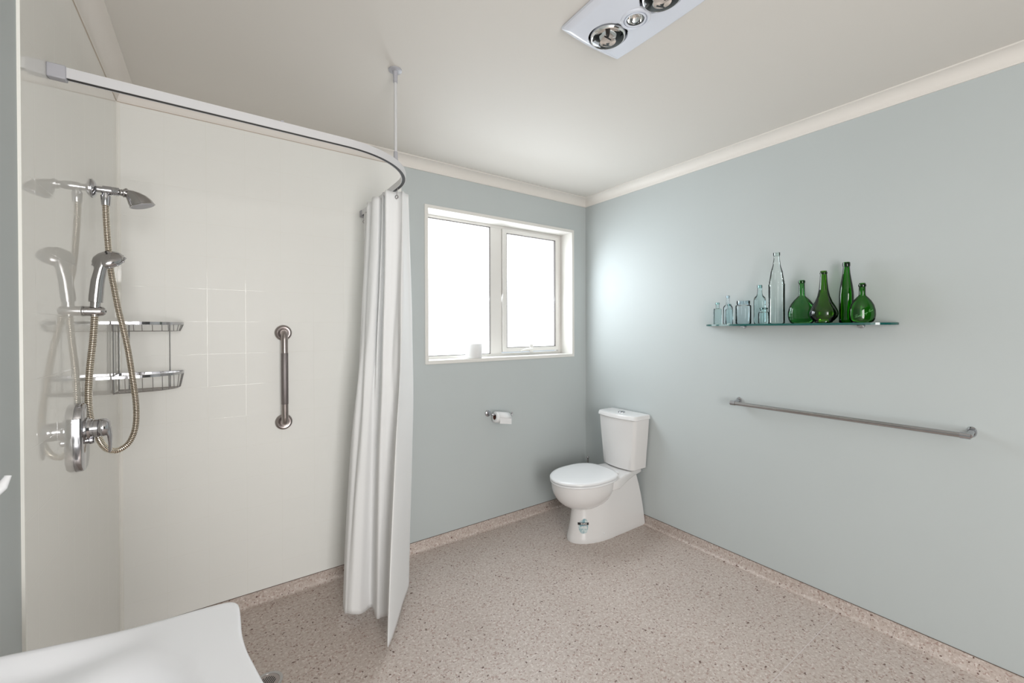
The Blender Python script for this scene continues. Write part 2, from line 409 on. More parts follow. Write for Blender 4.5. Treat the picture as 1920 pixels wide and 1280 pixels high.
# ------------------------------------------------------------------ window
win = struct(thing('window_1', (-.755, 0, WZ0), 'white framed frosted window in the sage wall', 'window')); del win['category']
LT = .022
def ring_frame(x0, x1, z0, z1, t, y0, y1, tz=None):
    tz = t if tz is None else tz
    return join(box(x0, x0 + t, y0, y1, z0, z1), box(x1 - t, x1, y0, y1, z0, z1), box(x0 + t, x1 - t, y0, y1, z0, z0 + tz), box(x0 + t, x1 - t, y0, y1, z1 - tz, z1))
obj('reveal_liner', ring_frame(WX0, WX1, WZ0, WZ1, LT, -.006, REVEAL + .04), FRAMEP, win, smooth=False, bevel=.0015)
xi0, xi1, zi0, zi1 = WX0 + LT, WX1 - LT, WZ0 + LT, WZ1 - LT
FY = REVEAL
obj('outer_frame', join(ring_frame(xi0, xi1, zi0, zi1, .030, FY, FY + .04, .018), box(-.822, -.726, FY, FY + .04, zi0 + .018, zi1 - .018)), ALU, win, smooth=False, bevel=.0012)
sash = obj('opening_sash', ring_frame(-.722, -.184, 1.189, 2.088, .034, FY - .012, FY + .03, .030), ALU, win, smooth=False, bevel=.0015)
obj('gasket', ring_frame(-.688, -.218, 1.219, 2.058, .004, FY - .0125, FY + .02), GASKET, sash, smooth=False)
obj('gasket', ring_frame(xi0 + .030, -.822, zi0 + .018, zi1 - .018, .004, FY - .0008, FY + .02), GASKET, win, smooth=False)
obj('pane', box(xi0 + .026, -.818, FY + .014, FY + .020, zi0 + .014, zi1 - .014), PANE, win, smooth=False)
obj('pane', box(-.692, -.214, FY + .006, FY + .012, 1.215, 2.062), PANE, sash, smooth=False)
lt = obj('latch', join(box(-.482, -.452, FY - .022, FY - .012, 1.182, 1.240), tube([(-.465, FY - .030, 1.207), (-.50, FY - .032, 1.206), (-.545, FY - .030, 1.200), (-.575, FY - .024, 1.190)], lambda i: (.009, .009, .007, .004)[i], 8), box(-.475, -.459, FY - .034, FY - .012, 1.196, 1.216)), ALU, sash, bevel=.001)
struct(win)
# ------------------------------------------------------------------ spare roll on the sill
def roll(cx, cy, cz, r, h, rc, axis=(0, 0, 1)):
    n = 40
    outer = lathe([(rc, 0), (r - .003, 0), (r, .003), (r, h - .003), (r - .003, h), (rc, h)], (cx, cy, cz), axis, n, False, False)
    core = lathe([(rc, h), (rc, 0), (rc - .0015, 0), (rc - .0015, h), (rc, h)], (cx, cy, cz), axis, n, False, False)
    return outer, core
t = thing('toilet_roll', (-1.008, .047, WZ0 + LT), 'full white toilet roll standing on the window sill', 'toilet paper')
g, c_ = roll(-1.008, .047, WZ0 + LT, .056, .098, .021)
obj('paper', g, PAPER, t, angle=50); obj('core', c_, CARD, t, angle=50)

# ------------------------------------------------------------------ toilet
TY = -.447
toilet = thing('toilet', (-.30, TY, 0), 'white close coupled toilet in the corner beside the window', 'toilet')
def ped_ring(z, xf, Lf, hw, n=28, xr=-.006):
    pts = []; xm = xf + Lf
    for k in range(n + 1):
        a = pi * k / n
        pts.append((xm - Lf * sin(a), TY + hw * cos(a) * (1.0), z))
    pts = [(xr, TY + hw, z)] + pts + [(xr, TY - hw, z)]
    return pts
PED = [(0, -.596, .25, .124), (.008, -.598, .25, .1255), (.03, -.592, .25, .123), (.06, -.583, .245, .119), (.12, -.571, .24, .112), (.20, -.56, .24, .104), (.28, -.545, .23, .096), (.345, -.52, .22, .090), (.372, -.5, .22, .088)]
g1 = loft([ped_ring(*q, xr=-.006 - .055 * max(0, q[0] / .37) ** 2.2) for q in PED])
def egg(xf, xr, hw, z, n=56, pw=2.0, pr=2.9, split=.53):
    xm = xf + (xr - xf) * split; pts = []
    for k in range(n):
        a = 2 * pi * k / n; c, s = cos(a), sin(a)
        e = pr if c > 0 else pw
        L_ = (xr - xm) if c > 0 else (xm - xf)
        x = xm + L_ * (abs(c) ** (2 / e)) * (1 if c > 0 else -1); y = TY + hw * (abs(s) ** (2 / e)) * (1 if s > 0 else -1)
        pts.append((x, y, z))
    return pts
bowl = []
for f_ in (0, .06, .14, .25, .37, .5, .63, .75, .85, .93, 1.0):
    z = .379 - .185 * f_; k = sqrt(max(0, 1 - f_ ** 2.3)) if f_ < 1 else 0.02
    k = max(k, .02)
    bowl.append(egg(-.490 - .212 * k - .0 * f_, -.485 + .20 * k, .174 * (k ** .9), z))
g2 = loft(bowl)
def deck_ring(x, hw, z0, z1, n=5):
    r = .012; pts = []
    for (cy, cz, a0) in ((hw - r, z1 - r, 0), (-hw + r, z1 - r, pi / 2), (-hw + r, z0 + r, pi), (hw - r, z0 + r, 3 * pi / 2)):
        for k in range(n):
            a = a0 + k / (n - 1) * pi / 2
            pts.append((x, TY + cy + r * cos(a), cz + r * sin(a)))
    return pts
g3 = loft([deck_ring(-.012, .098, .352, .388), deck_ring(-.10, .112, .348, .388), deck_ring(-.20, .135, .336, .387), deck_ring(-.30, .160, .318, .385), deck_ring(-.36, .158, .318, .382), deck_ring(-.40, .120, .330, .378)])
pan = obj('pan', join(g1, g2, g3), CERAM, toilet, angle=48)
seat = obj('seat', loft([egg(-.706, -.262, .176, .379), egg(-.712, -.258, .181, .383), egg(-.712, -.258, .181, .391), egg(-.706, -.262, .177, .3945)]), SEATP, toilet, angle=60)
lid = obj('lid', loft([egg(-.706, -.262, .177, .3965), egg(-.714, -.256, .183, .400), egg(-.714, -.256, .183, .407), egg(-.709, -.260, .178, .4125), egg(-.690, -.28, .16, .4155), egg(-.60, -.36, .09, .4175), egg(-.50, -.46, .01, .418)]), SEATP, toilet, angle=60)
for y in (TY - .08, TY + .08): obj('hinge', box(-.275, -.235, y - .015, y + .015, .384, .402), SEATP, toilet, bevel=.005)
def tank_ring(z, hw, xf, bow, xr=-.012, n=16, rc=.03):
    # rear flat on the wall, bowed front with rounded corners
    pts = [(xr, TY + hw, z)]
    for k in range(7):
        a = k / 6 * pi / 2
        pts.append((xf + rc - rc * sin(a), TY + hw - rc + rc * cos(a), z))
    for k in range(1, n):
        t_ = k / n; y = (hw - rc) * (1 - 2 * t_)
        pts.append((xf - bow * (1 - (y / (hw - rc)) ** 2), TY + y, z))
    for k in range(7):
        a = pi / 2 - k / 6 * pi / 2
        pts.append((xf + rc - rc * sin(a), TY - hw + rc - rc * cos(a), z))
    pts.append((xr, TY - hw, z))
    return pts
cis = obj('cistern', loft([tank_ring(.392, .128, -.145, .014), tank_ring(.398, .136, -.150, .016), tank_ring(.50, .1445, -.153, .018), tank_ring(.60, .155, -.156, .019), tank_ring(.737, .166, -.160, .020)]), CERAM, toilet, angle=45)
obj('cistern_lid', loft([tank_ring(.739, .171, -.164, .021), tank_ring(.741, .174, -.167, .021), tank_ring(.760, .171, -.164, .021), tank_ring(.7665, .167, -.160, .021), tank_ring(.768, .155, -.148, .020)]), CERAM, toilet, angle=40)
fb = obj('flush_button', lathe([(.024, 0), (.024, .003), (.021, .0055), (.0205, .0045), (.001, .0065)], (-.098, TY, .7675), n=32), CHROME, toilet, angle=30)
obj('button_split', box(-.1185, -.0775, TY - .0008, TY + .0008, .773, .7746), BLACK, fb, smooth=False)
def ped_y(x, z):
    for a, b in zip(PED[:-1], PED[1:]):
        if a[0] <= z <= b[0]:
            f_ = (z - a[0]) / (b[0] - a[0]); xf, Lf, hw = [a[i] + (b[i] - a[i]) * f_ for i in (1, 2, 3)]
            xm = xf + Lf; k = 1 if x > xm else sqrt(max(0, 1 - ((xm - x) / Lf) ** 2))
            return TY - hw * k
    return TY
def on_pan(outline, eps, nx=6):
    # strip of quads laid on the pan's near side; outline = list of (z, x_left, x_right)
    V, Fc = [], []
    for z, xa, xb in outline:
        for i in range(nx + 1):
            x = xa + (xb - xa) * i / nx; V.append((x, ped_y(x, z) - eps, z))
    for j in range(len(outline) - 1):
        for i in range(nx):
            a = j * (nx + 1) + i; Fc.append((a, a + 1, a + nx + 2, a + nx + 1))
    return V, Fc
SX, SZ = -.534, .103      # sticker centre
def slant(z): return .10 * (z - SZ)
st_rows = [(.062, -.012, .006), (.070, -.018, .018), (.082, -.022, .022), (.10, -.024, .024), (.122, -.022, .024), (.134, -.018, .022), (.144, -.006, .016), (.150, .002, .010)]
stk = obj('torn_sticker', on_pan([(z, SX + slant(z) + a, SX + slant(z) + b) for z, a, b in st_rows], .0008), STICK, pan)
stk['label'] = 'torn pale blue rating sticker with a black band'
obj('sticker_band', on_pan([(z, SX + slant(z) - .027, SX + slant(z) + .028) for z in (.112, .117, .122, .127)], .0014), GLYPH, stk)
gl = []
for row, z in enumerate((.1205, .1155)):
    x = SX - .014
    for wd_ in ((.006, .004, .008, .005) if row == 0 else (.005, .007, .004, .007)):
        gl.append(on_pan([(z, x + slant(z), x + wd_ + slant(z)), (z + .0032, x + slant(z), x + wd_ + slant(z))], .0019, 2)); x += wd_ + .0022
for z in (.092, .097, .102): gl.append(on_pan([(z, SX - .012, SX + .016), (z + .003, SX - .012, SX + .017)], .0014, 3))
obj('sticker_print', join(*gl), GLYPHW, stk)
obj('fixing_cap', lathe([(.006, 0), (.006, .002), (.004, .004), (.0005, .005)], (-.405, ped_y(-.405, .045) + .001, .045), (0, -1, .05), n=16), SEATP, pan)
obj('fixing_cap', lathe([(.006, 0), (.006, .002), (.004, .004), (.0005, .005)], (-.405, 2 * TY - ped_y(-.405, .045) - .001, .045), (0, 1, .05), n=16), SEATP, pan)

# ------------------------------------------------------------------ toilet brush behind the pan
tb = thing('toilet_brush', (-.093, -.112, 0), 'chrome toilet brush with a round knob in the corner behind the toilet', 'toilet brush')
bx, by = -.093, -.112
obj('knob', sphere((bx, by, .366), .0095), CHROMED, tb)
obj('handle', tube([(bx, by, .12), (bx, by, .36)], .0062, 12), CHROMED, tb)
obj('canister', lathe([(.044, 0), (.046, .004), (.046, .145), (.044, .150), (.012, .156), (.008, .160)], (bx, by, 0)), CHROMED, tb)

# ------------------------------------------------------------------ toilet roll holder
th = thing('toilet_roll_holder', (-.93, 0, .787), 'small chrome toilet roll holder under the window', 'holder')
obj('wall_plate', lathe([(.022, 0), (.022, .006), (.017, .010), (.012, .011)], (-.929, 0, .787), (0, -1, 0), 24), CHROME, th)
bar = spline([(-.929, -.008, .787), (-.929, -.045, .787), (-.922, -.056, .785), (-.905, -.058, .7790), (-.80, -.058, .7637), (-.775, -.058, .761), (-.769, -.058, .767), (-.769, -.058, .784)], 6)
obj('bar', tube(bar, lambda i: .0085 if i < 10 else .0055, 12), CHROME, th)
t = thing('toilet_roll', (-.845, -.058, .758), 'half used white toilet roll hanging on the chrome holder', 'toilet paper')
rz = .762; rx0, rx1 = -.910, -.798
ax = Vector((rx1 - rx0, 0, -.018)).normalized()
g, c_ = roll(rx0, -.058, rz + .006, .036, (rx1 - rx0), .0185, tuple(ax))
obj('paper', g, PAPER, t, angle=50); obj('core', c_, CARD, t, angle=50)
obj('loose_sheet', loft([[(rx0 + .018, -.058 - .0372 * cos(a) , rz + .004 + .0372 * sin(a)) for a in [pi / 2 - k / 10 * pi * .5 for k in range(11)]] + [] , [(rx1, -.058 - .0372 * cos(a), rz - .012 + .0372 * sin(a)) for a in [pi / 2 - k / 10 * pi * .5 for k in range(11)]]], False, False, False), PAPER, t, solid=.0008)
obj('hanging_end', loft([[(rx0 + .018, y, z) for y, z in ((-.0952, rz + .004), (-.0958, rz + .004), (-.0948, rz - .034), (-.0942, rz - .034))], [(rx1, y, z) for y, z in ((-.0952, rz - .012), (-.0958, rz - .012), (-.0948, rz - .050), (-.0942, rz - .050))]]), PAPER, t, smooth=False)

# ------------------------------------------------------------------ grab rail
gr = thing('grab_rail', (-2.153, 0, .89), 'vertical brushed steel grab rail on the shower wall', 'grab rail')
gx = -2.153; g0, g1_ = .888, 1.340; go = -.058
path = spline([(gx, -.010, g1_), (gx, go + .028, g1_), (gx, go + .008, g1_ - .008), (gx, go, g1_ - .030)], 6) + spline([(gx, go, g0 + .030), (gx, go + .008, g0 + .008), (gx, go + .028, g0), (gx, -.010, g0)], 6)
obj('bar', tube(path, .0155, 20), BRUSHED, gr)
grip = obj('grip', lathe([(.0157, 0), (.0162, .001), (.0162, .254), (.0157, .255)], (gx, go, .985), n=24), KNURL, gr); grip['label'] = 'knurled darker grip section'
for z in (g0, g1_):
    obj('flange', lathe([(.039, .005), (.0395, .010), (.037, .016), (.030, .020), (.022, .019), (.0165, .016)], (gx, 0, z), (0, -1, 0), 36), BRUSHED, gr)

# ------------------------------------------------------------------ glass shelf
SHZ0, SHZ1 = 1.368, 1.378
shelf = thing('glass_shelf', (0, -1.468, SHZ0), 'half round clear glass wall shelf with green edge, holding bottles', 'shelf')
yc, hl, sag = -1.468, .432, .155
ol = []
for k in range(49):
    a = pi * k / 48
    ol.append((-.004 - sag * (sin(a) ** .8), yc + hl * cos(a)))
n_ = len(ol)
gs = prism(ol, SHZ0, SHZ1)
obj('glass_panel', (gs[0], gs[1], [1] * n_ + [0, 0]), [SHELFG, SHELFE], shelf, smooth=False)
for y in (-1.245, -1.772):
    obj('clip', join(box(-.030, 0, y - .012, y + .012, SHZ0 - .007, SHZ0), lathe([(.009, 0), (.009, .012)], (0, y, SHZ0 - .006), (-1, 0, 0), 12)), CHROME, shelf, bevel=.002)

# ------------------------------------------------------------------ bottles
def bottle(name, label, cat, x, y, prof, m_, n=40, flat=(1, 1), rotz=0, group='glass bottles on the shelf', rim=.0018, neck_from=None, shape=None, lip=None):
    """prof: (radius,height) from base centre to lip, an outer wall and an inner wall at the neck"""
    z = SHZ1 + .0004
    t = thing(name, (x, y, z), label, cat, group)
    body = [(.0008, .004), (prof[0][0] * .55, .0035), (prof[0][0] * .8, 0)] + prof
    cut = neck_from
    def geo(pr, cap=False):
        rings = []
        for r, h in pr:
            rr = []
            for k in range(n):
                a = 2 * pi * k / n
                s = shape(a, h) if shape else 1
                px, py = r * s * cos(a), r * s * sin(a)
                fx, fy = flat(h) if callable(flat) else flat
                px *= fx; py *= fy
                rr.append((x + px * cos(rotz) - py * sin(rotz), y + px * sin(rotz) + py * cos(rotz), z + h))
            rings.append(rr)
        return loft(rings, False, False)
    obj('body', geo([q for q in body if q[1] <= cut + 1e-6 or q in body[:3]]), m_, t, angle=40)
    obj('neck', geo([q for q in body[3:] if q[1] >= cut - 1e-6]), m_, t, angle=40)
    if lip:
        r0, h0, h1 = lip
        obj('lip', geo([(r0 - .0022, h0 - .0005), (r0, h0 + .0008), (r0 + .0004, (h0 + h1) / 2), (r0, h1 - .0008), (r0 - .0015, h1), (r0 - .0035, h1), (r0 - .0035, h0)]), m_, t, angle=40)
    return t
sq = lambda p: (lambda a, h: 1.0 / ((abs(cos(a)) ** p + abs(sin(a)) ** p) ** (1 / p)))
def sqbody(p, hn):
    f_ = sq(p)
    return lambda a, h: f_(a, h) * .9 if h < hn else 1
VA = math.atan2(-2.434 + 1.5, -2.434)     # facing of the flats
# 1 little square aqua bottle
bottle('medicine_bottle', 'smallest square aqua bottle with a short neck, first on the shelf', 'bottle', -.062, -1.122,
       [(.0205, .001), (.0225, .003), (.0225, .084), (.0205, .089), (.0115, .092), (.0095, .094), (.0095, .113), (.0108, .1145), (.0108, .1235), (.0098, .125)], AQUA, 40, shape=sqbody(5, .091), rotz=.3, neck_from=.094, lip=(.0112, .1155, .1245))
# 2 slim bottle behind and small one in front
bottle('medicine_bottle', 'slim clear bottle with a long neck behind the shorter aqua bottle', 'bottle', -.042, -1.172,
       [(.0225, .001), (.0245, .003), (.0245, .092), (.0235, .099), (.0185, .106), (.0115, .111), (.0095, .114), (.0085, .135), (.0085, .162), (.0080, .164)], PALE, neck_from=.114, lip=(.0095, .149, .163))
bottle('medicine_bottle', 'short pale blue square bottle in front of the slim long necked bottle', 'bottle', -.100, -1.210,
       [(.0185, .001), (.020, .003), (.020, .078), (.018, .083), (.0100, .085), (.0085, .087), (.0085, .104), (.0080, .112)], AQUA, 40, shape=sqbody(5, .084), rotz=.35, neck_from=.087, lip=(.0095, .102, .1118))
# 3 wide jar
bottle('glass_jar', 'wide mouthed clear glass jar without a lid', 'jar', -.075, -1.274,
       [(.036, .001), (.0385, .005), (.0385, .096), (.0375, .1005), (.0335, .1035), (.0312, .105), (.0310, .108), (.0322, .110), (.0312, .1125), (.0322, .115), (.0312, .1175), (.0312, .127), (.0305, .1275)], PALE, neck_from=.1035, lip=(.0324, .109, .126))
# 4 medium bottle
bottle('glass_bottle', 'medium clear bottle with rounded shoulders behind the little jar', 'bottle', -.060, -1.352,
       [(.0285, .001), (.0305, .004), (.0315, .02), (.0315, .118), (.0305, .130), (.0265, .139), (.019, .147), (.0135, .155), (.0118, .165), (.0108, .188), (.0108, .205), (.0100, .207)], AQUA, shape=sqbody(3, .137), rotz=.4, neck_from=.155, lip=(.0118, .191, .206))
# 5 little jar in front
bottle('glass_jar', 'tiny clear jar with a short neck in front of the medium bottle', 'jar', -.118, -1.398,
       [(.0235, .001), (.0252, .003), (.0252, .052), (.0235, .058), (.0175, .062), (.0160, .064), (.0160, .078), (.0165, .082), (.0158, .083)], AQUA, neck_from=.064, lip=(.0178, .074, .0828))
# 6 tall clear bottle with ridges and panels
fl = lambda a, h: (1 - .035 * (abs(cos(4 * a)) ** 2)) if h < .196 else 1
bottle('glass_bottle', 'tallest clear glass bottle with panelled sides and a ridged shoulder', 'bottle', -.072, -1.440,
       [(.034, .001), (.0365, .004), (.0365, .008), (.0365, .190), (.0370, .198), (.0365, .203), (.0335, .206), (.0340, .211), (.0345, .215), (.0330, .218), (.0300, .240), (.0275, .255), (.0270, .262), (.0275, .266), (.0255, .269), (.0205, .288), (.0165, .302), (.0158, .310), (.0165, .314), (.0150, .318), (.0135, .330), (.0130, .350), (.0128, .364), (.0118, .365)], CLEAR, 64, shape=fl, neck_from=.302, lip=(.0150, .349, .3645))
# 7 squat green
GP7 = [(.044, .001), (.050, .005), (.057, .018), (.0605, .036), (.0605, .055), (.056, .078), (.046, .099), (.033, .117), (.0215, .129), (.0150, .136), (.0140, .142), (.0130, .170), (.0128, .213), (.0120, .2145)]
fl7 = lambda h: (1.0, 1.0) if h > .142 else (.52 + .48 * max(0, (h - .118) / .024) if h > .118 else .52, 1.0)
bottle('flask_bottle', 'squat rounded mid green flask bottle beside the tallest clear bottle', 'bottle', -.044, -1.543, GP7, GREEN1, 48, flat=fl7, rotz=radians(4), neck_from=.136, lip=(.0146, .200, .2135))
# 8 onion shaped
GP8 = [(.030, .001), (.0345, .003), (.035, .008), (.042, .013), (.0525, .027), (.0560, .042), (.0545, .055), (.046, .076), (.034, .098), (.0245, .124), (.0185, .154), (.0150, .190), (.0132, .226), (.0132, .240), (.0120, .242)]
bottle('onion_bottle', 'olive green onion shaped bottle with a long tapering neck', 'bottle', -.118, -1.660, GP8, GREEN2, 48, neck_from=.154, lip=(.0150, .2285, .2345))
# 9 tall green
GP9 = [(.0255, .001), (.0275, .004), (.0280, .02), (.0280, .125), (.0270, .143), (.0235, .172), (.0190, .200), (.0155, .224), (.0132, .248), (.0126, .262), (.0126, .278), (.0118, .280)]
bottle('wine_bottle', 'tallest green bottle, slim with sloping shoulders', 'bottle', -.050, -1.7265, GP9, GREEN3, 48, neck_from=.224, lip=(.0142, .2595, .2785))
# 10 flask with script
GP10 = [(.034, .001), (.040, .004), (.0465, .014), (.0495, .034), (.0485, .055), (.043, .078), (.033, .097), (.0215, .111), (.0135, .119), (.0118, .126), (.0115, .173), (.0108, .1745)]
fl10 = lambda h: (1.0, 1.0) if h > .126 else (.60 + .40 * max(0, (h - .106) / .020) if h > .106 else .60, 1.0)
R10 = radians(38)
flask = bottle('flask_bottle', 'deep green round flask with raised script, last on the shelf', 'bottle', -.094, -1.797, GP10, GREEN3, 48, flat=fl10, rotz=R10, neck_from=.119, lip=(.0136, .158, .1695))
# raised handwriting on the flask, slanting upward
def flask_point(u, h):
    # u = angle measured on the flask's local plan, near side is local -x
    for a, b in zip(GP10[:-1], GP10[1:]):
        if a[1] <= h <= b[1]:
            r = a[0] + (b[0] - a[0]) * (h - a[1]) / (b[1] - a[1]); break
    fx = .60
    y = u; x = -fx * sqrt(max(0, r * r - y * y)) - .0006
    return (-.094 + x * cos(R10) - y * sin(R10), -1.797 + x * sin(R10) + y * cos(R10), SHZ1 + .0004 + h)
strokes = []
def word(s0, s1, kinds):
    n_k = len(kinds)
    for i, kd in enumerate(kinds):
        a = s0 + (s1 - s0) * i / n_k; wv = (s1 - s0) / n_k
        base = .020 + .033 * a
        pts = []
        if kd == 'n': pts = [(0, 0), (.15, .0042), (.3, .0005), (.55, .0045), (.75, .001), (1, .0012)]
        if kd == 'l': pts = [(0, 0), (.5, .011), (.35, .012), (.3, .003), (.6, 0), (1, .001)]
        if kd == 'o': pts = [(0, .001), (.2, .004), (.6, .0045), (.7, .001), (.3, 0), (.5, .003), (1, .002)]
        if kd == 'y': pts = [(0, .004), (.3, 0), (.7, .0045), (.5, -.005), (.3, -.006), (1, .0015)]
        if kd == 'S': pts = [(.9, .012), (.4, .0125), (.25, .009), (.7, .005), (.6, .0005), (.0, .001)]
        if kd == 'R': pts = [(.1, 0), (.5, .012), (.9, .011), (.7, .007), (.45, .0065), (.9, 0), (1, .001)]
        strokes.append([flask_point(.036 - .066 * (a + q[0] * wv), base + q[1] + .02 * q[0] * wv) for q in pts])
word(.0, .42, 'Slonon'); word(.47, .66, 'oyn'); word(.72, 1.0, 'Rno')
SCRIPT = mat('raised_script', srgb(122, 190, 120), .15, spec=.8, bump=(50, .02, .0005))
obj('raised_script', join(*[tube(spline(s, 3), .00036, 5) for s in strokes]), SCRIPT, flask)

# ------------------------------------------------------------------ towel rail
tr = thing('towel_rail', (-.06, -1.66, .935), 'long slim chrome towel rail on the right sage wall', 'towel rail')
tx, tz = -.060, .936
obj('bar', tube([(tx, -1.215, tz), (tx, -2.100, tz)], .0105, 16), CHROMED, tr)
for y0, y1, yw in ((-1.196, -1.222, -1.214), (-2.121, -2.092, -2.117)):
    obj('end_cap', tube([(tx, y0, tz), (tx, y1, tz)], .0125, 18), CHROME, tr)
    ring_o = []
    def oval(x, k): return [(x, yw + .0135 * k * cos(2 * pi * i / 28), tz + .008 + (.021 if True else 0) * k * sin(2 * pi * i / 28)) for i in range(28)]
    obj('wall_plate', loft([oval(0, 1.0), oval(-.005, 1.0), oval(-.009, .8)]), CHROME, tr)
    obj('post', tube([(-.006, yw, tz + .010), (-.032, yw, tz + .008), (-.052, yw, tz + .002), (tx, yw, tz)], .0095, 14), CHROME, tr)

# ------------------------------------------------------------------ ceiling heater
hx0, hx1, hy0, hy1 = -1.470, -1.184, -1.352, -1.745; hz = CEIL
ht = thing('ceiling_heater', (-1.327, -1.545, CEIL), 'white ceiling heater with two heat lamps and a small downlight', 'heater')
hcx, hcy = (hx0 + hx1) / 2, (hy0 + hy1) / 2
holes = [(-1.327, -1.436, .066), (-1.327, -1.651, .066), (-1.318, -1.545, .047)]
def heater_plate():
    bm = bmesh.new(); N = 60; M_ = 84
    hw_, hh = (hx1 - hx0) / 2, abs(hy1 - hy0) / 2
    grid = {}
    for i in range(N + 1):
        for j in range(M_ + 1):
            u = -1 + 2 * i / N; v = -1 + 2 * j / M_
            x = hcx + hw_ * u * (1 - .03 * v * v); y = hcy + hh * v * (1 + .045 * (1 - u * u) - .02)
            e = max(abs(u), abs(v)); z = hz - .022 + .012 * max(0, (e - .86) / .14) ** 2 - .006 * (1 - u * u) * (1 - v * v)
            grid[i, j] = bm.verts.new((x, y, z))
    for i in range(N):
        for j in range(M_):
            q = [grid[i, j], grid[i + 1, j], grid[i + 1, j + 1], grid[i, j + 1]]
            cx = sum(v.co.x for v in q) / 4; cy = sum(v.co.y for v in q) / 4
            if any((cx - a) ** 2 + (cy - b) ** 2 < (r - .003) ** 2 for a, b, r in holes): continue
            bm.faces.new(q)
    # snap hole borders to circles
    for v in bm.verts:
        for a, b, r in holes:
            d = sqrt((v.co.x - a) ** 2 + (v.co.y - b) ** 2)
            if v.is_boundary and abs(d - r) < .012:
                v.co.x = a + (v.co.x - a) * r / d; v.co.y = b + (v.co.y - b) * r / d
    edge = [e for e in bm.edges if e.is_boundary]
    ret = bmesh.ops.extrude_edge_only(bm, edges=edge)
    for v in [g_ for g_ in ret['geom'] if isinstance(g_, bmesh.types.BMVert)]:
        v.co.z = hz - .001
    bm.verts.index_update(); bm.verts.ensure_lookup_table()
    V = [tuple(v.co) for v in bm.verts]; Fc = [tuple(v.index for v in f.verts) for f in bm.faces if len(f.verts) > 2]
    bm.free(); return V, Fc
obj('cover_plate', heater_plate(), HEATW, ht, angle=40)
for a, b, r in holes[:2]:
    lampo = obj('heat_lamp', lathe([(r - .009, .004), (r - .007, -.018), (r - .0095, -.027), (r - .0125, -.0285), (r - .018, -.017), (.032, -.004), (.001, .002)], (a, b, hz - .006), n=40, cap0=False), MIRROR, ht, angle=60)
    obj('lamp_glass', lathe([(r - .0122, -.0283), (.040, -.0335), (.020, -.0362), (.001, -.037)], (a, b, hz - .006), n=40, cap0=False), LENSG, lampo, angle=60)
    obj('filament_stem', join(lathe([(.008, 0), (.006, -.016), (.003, -.026)], (a, b, hz - .004), n=12), box(a - .016, a + .016, b - .0015, b + .0015, hz - .032, hz - .029)), BLACK, lampo)
    obj('lamp_gap', lathe([(r - .0005, -.014), (r - .0005, -.002), (r - .010, -.002)], (a, b, hz), n=40, cap0=False, cap1=False), BLACK, ht, angle=60)
a, b, r = holes[2]
obj('trim_ring', lathe([(r + .004, -.024), (r - .002, -.031), (r - .009, -.032), (r - .0105, -.026), (r - .013, -.026), (r - .0135, -.031), (r - .019, -.031), (r - .020, -.016)], (a, b, hz), n=40, cap0=False, cap1=False), HEATW, ht, angle=30)
dl = obj('downlight', lathe([(.0255, -.026), (.022, -.014), (.012, -.006), (.001, -.004)], (a, b, hz), n=30, cap0=False), MIRROR, ht, angle=50)
obj('lamp_ring', torus((a, b, hz - .0275), (0, 0, 1), .0262, .0018), BLACK, ht)
obj('bulb', lathe([(.001, -.020), (.004, -.018), (.005, -.008)], (a, b, hz), n=16, cap1=False), LENSG, dl)

# ------------------------------------------------------------------ curtain rail
RY0, RS, RR, RXE, RZ0, RZ1 = -.9204, .0126, .317, -1.7485, 1.9905, 2.0165
def rail_curve(off, y_end=-.012, x_start=-W + .012):
    th_ = math.atan(RS); cx = RXE - RR; cy = RY0 + RS * (cx + W) + RR / cos(th_); a0 = -pi / 2 + th_
    x1 = cx + RR * cos(a0); P = []
    for k in range(13):
        x = x_start + (x1 - x_start) * k / 13; P.append((x + off * sin(th_), RY0 + RS * (x + W) - off * cos(th_)))
    for k in range(33):
        a_ = a0 + (0 - a0) * k / 32; P.append((cx + (RR + off) * cos(a_), cy + (RR + off) * sin(a_)))
    for k in range(1, 9): P.append((RXE + off, cy + (y_end - cy) * k / 8))
    return P, (cx, cy)
mid, (acx, acy) = rail_curve(-.009)
rail = thing('curtain_rail', (-2.0, -.55, RZ0), 'white curved shower curtain rail bending from the left wall to the window wall', 'curtain rail')
hw2, hh2, sl, tk = .009, (RZ1 - RZ0), .0066, .0012
prof = [(0, hw2), (hh2, hw2), (hh2, -hw2), (0, -hw2), (0, -sl), (tk, -sl), (tk, -hw2 + tk), (hh2 - tk, -hw2 + tk), (hh2 - tk, hw2 - tk), (tk, hw2 - tk), (tk, sl), (0, sl)]
obj('track', sweep([(x, y, RZ0) for x, y in mid], lambda i: prof, up=(0, 0, 1)), RAILM, rail, angle=30)
obj('runner_channel', sweep([(x, y, RZ0 + .0004) for x, y in mid], lambda i: [(0, .0064), (.004, .0064), (.004, -.0064), (0, -.0064)], up=(0, 0, 1)), BLACK, rail, angle=30)
ye = mid[0][1]
obj('end_bracket', box(-W + .005, -W + .040, ye - .0125, ye + .0125, RZ0 - .006, RZ1 + .003), RAILP, rail, bevel=.003)
xe_ = mid[-1][0]
obj('end_bracket', box(xe_ - .0125, xe_ + .0125, -.036, -.005, RZ0 - .006, RZ1 + .003), RAILP, rail, bevel=.003)
rdx, rdy = -1.846, -.799
rod = obj('support_rod', tube([(rdx, rdy, RZ1 + .03), (rdx, rdy, CEIL - .03)], .0058, 16), RAILM, rail)
obj('ceiling_flange', lathe([(.026, 0), (.026, -.004), (.022, -.006), (.010, -.007), (.009, -.012), (.0085, -.050), (.006, -.050)], (rdx, rdy, CEIL), n=28), RAILP, rod)
obj('rod_socket', lathe([(.0105, -.002), (.0105, .006), (.0085, .012), (.0075, .042), (.006, .042)], (rdx, rdy, RZ1), n=20), RAILP, rod)
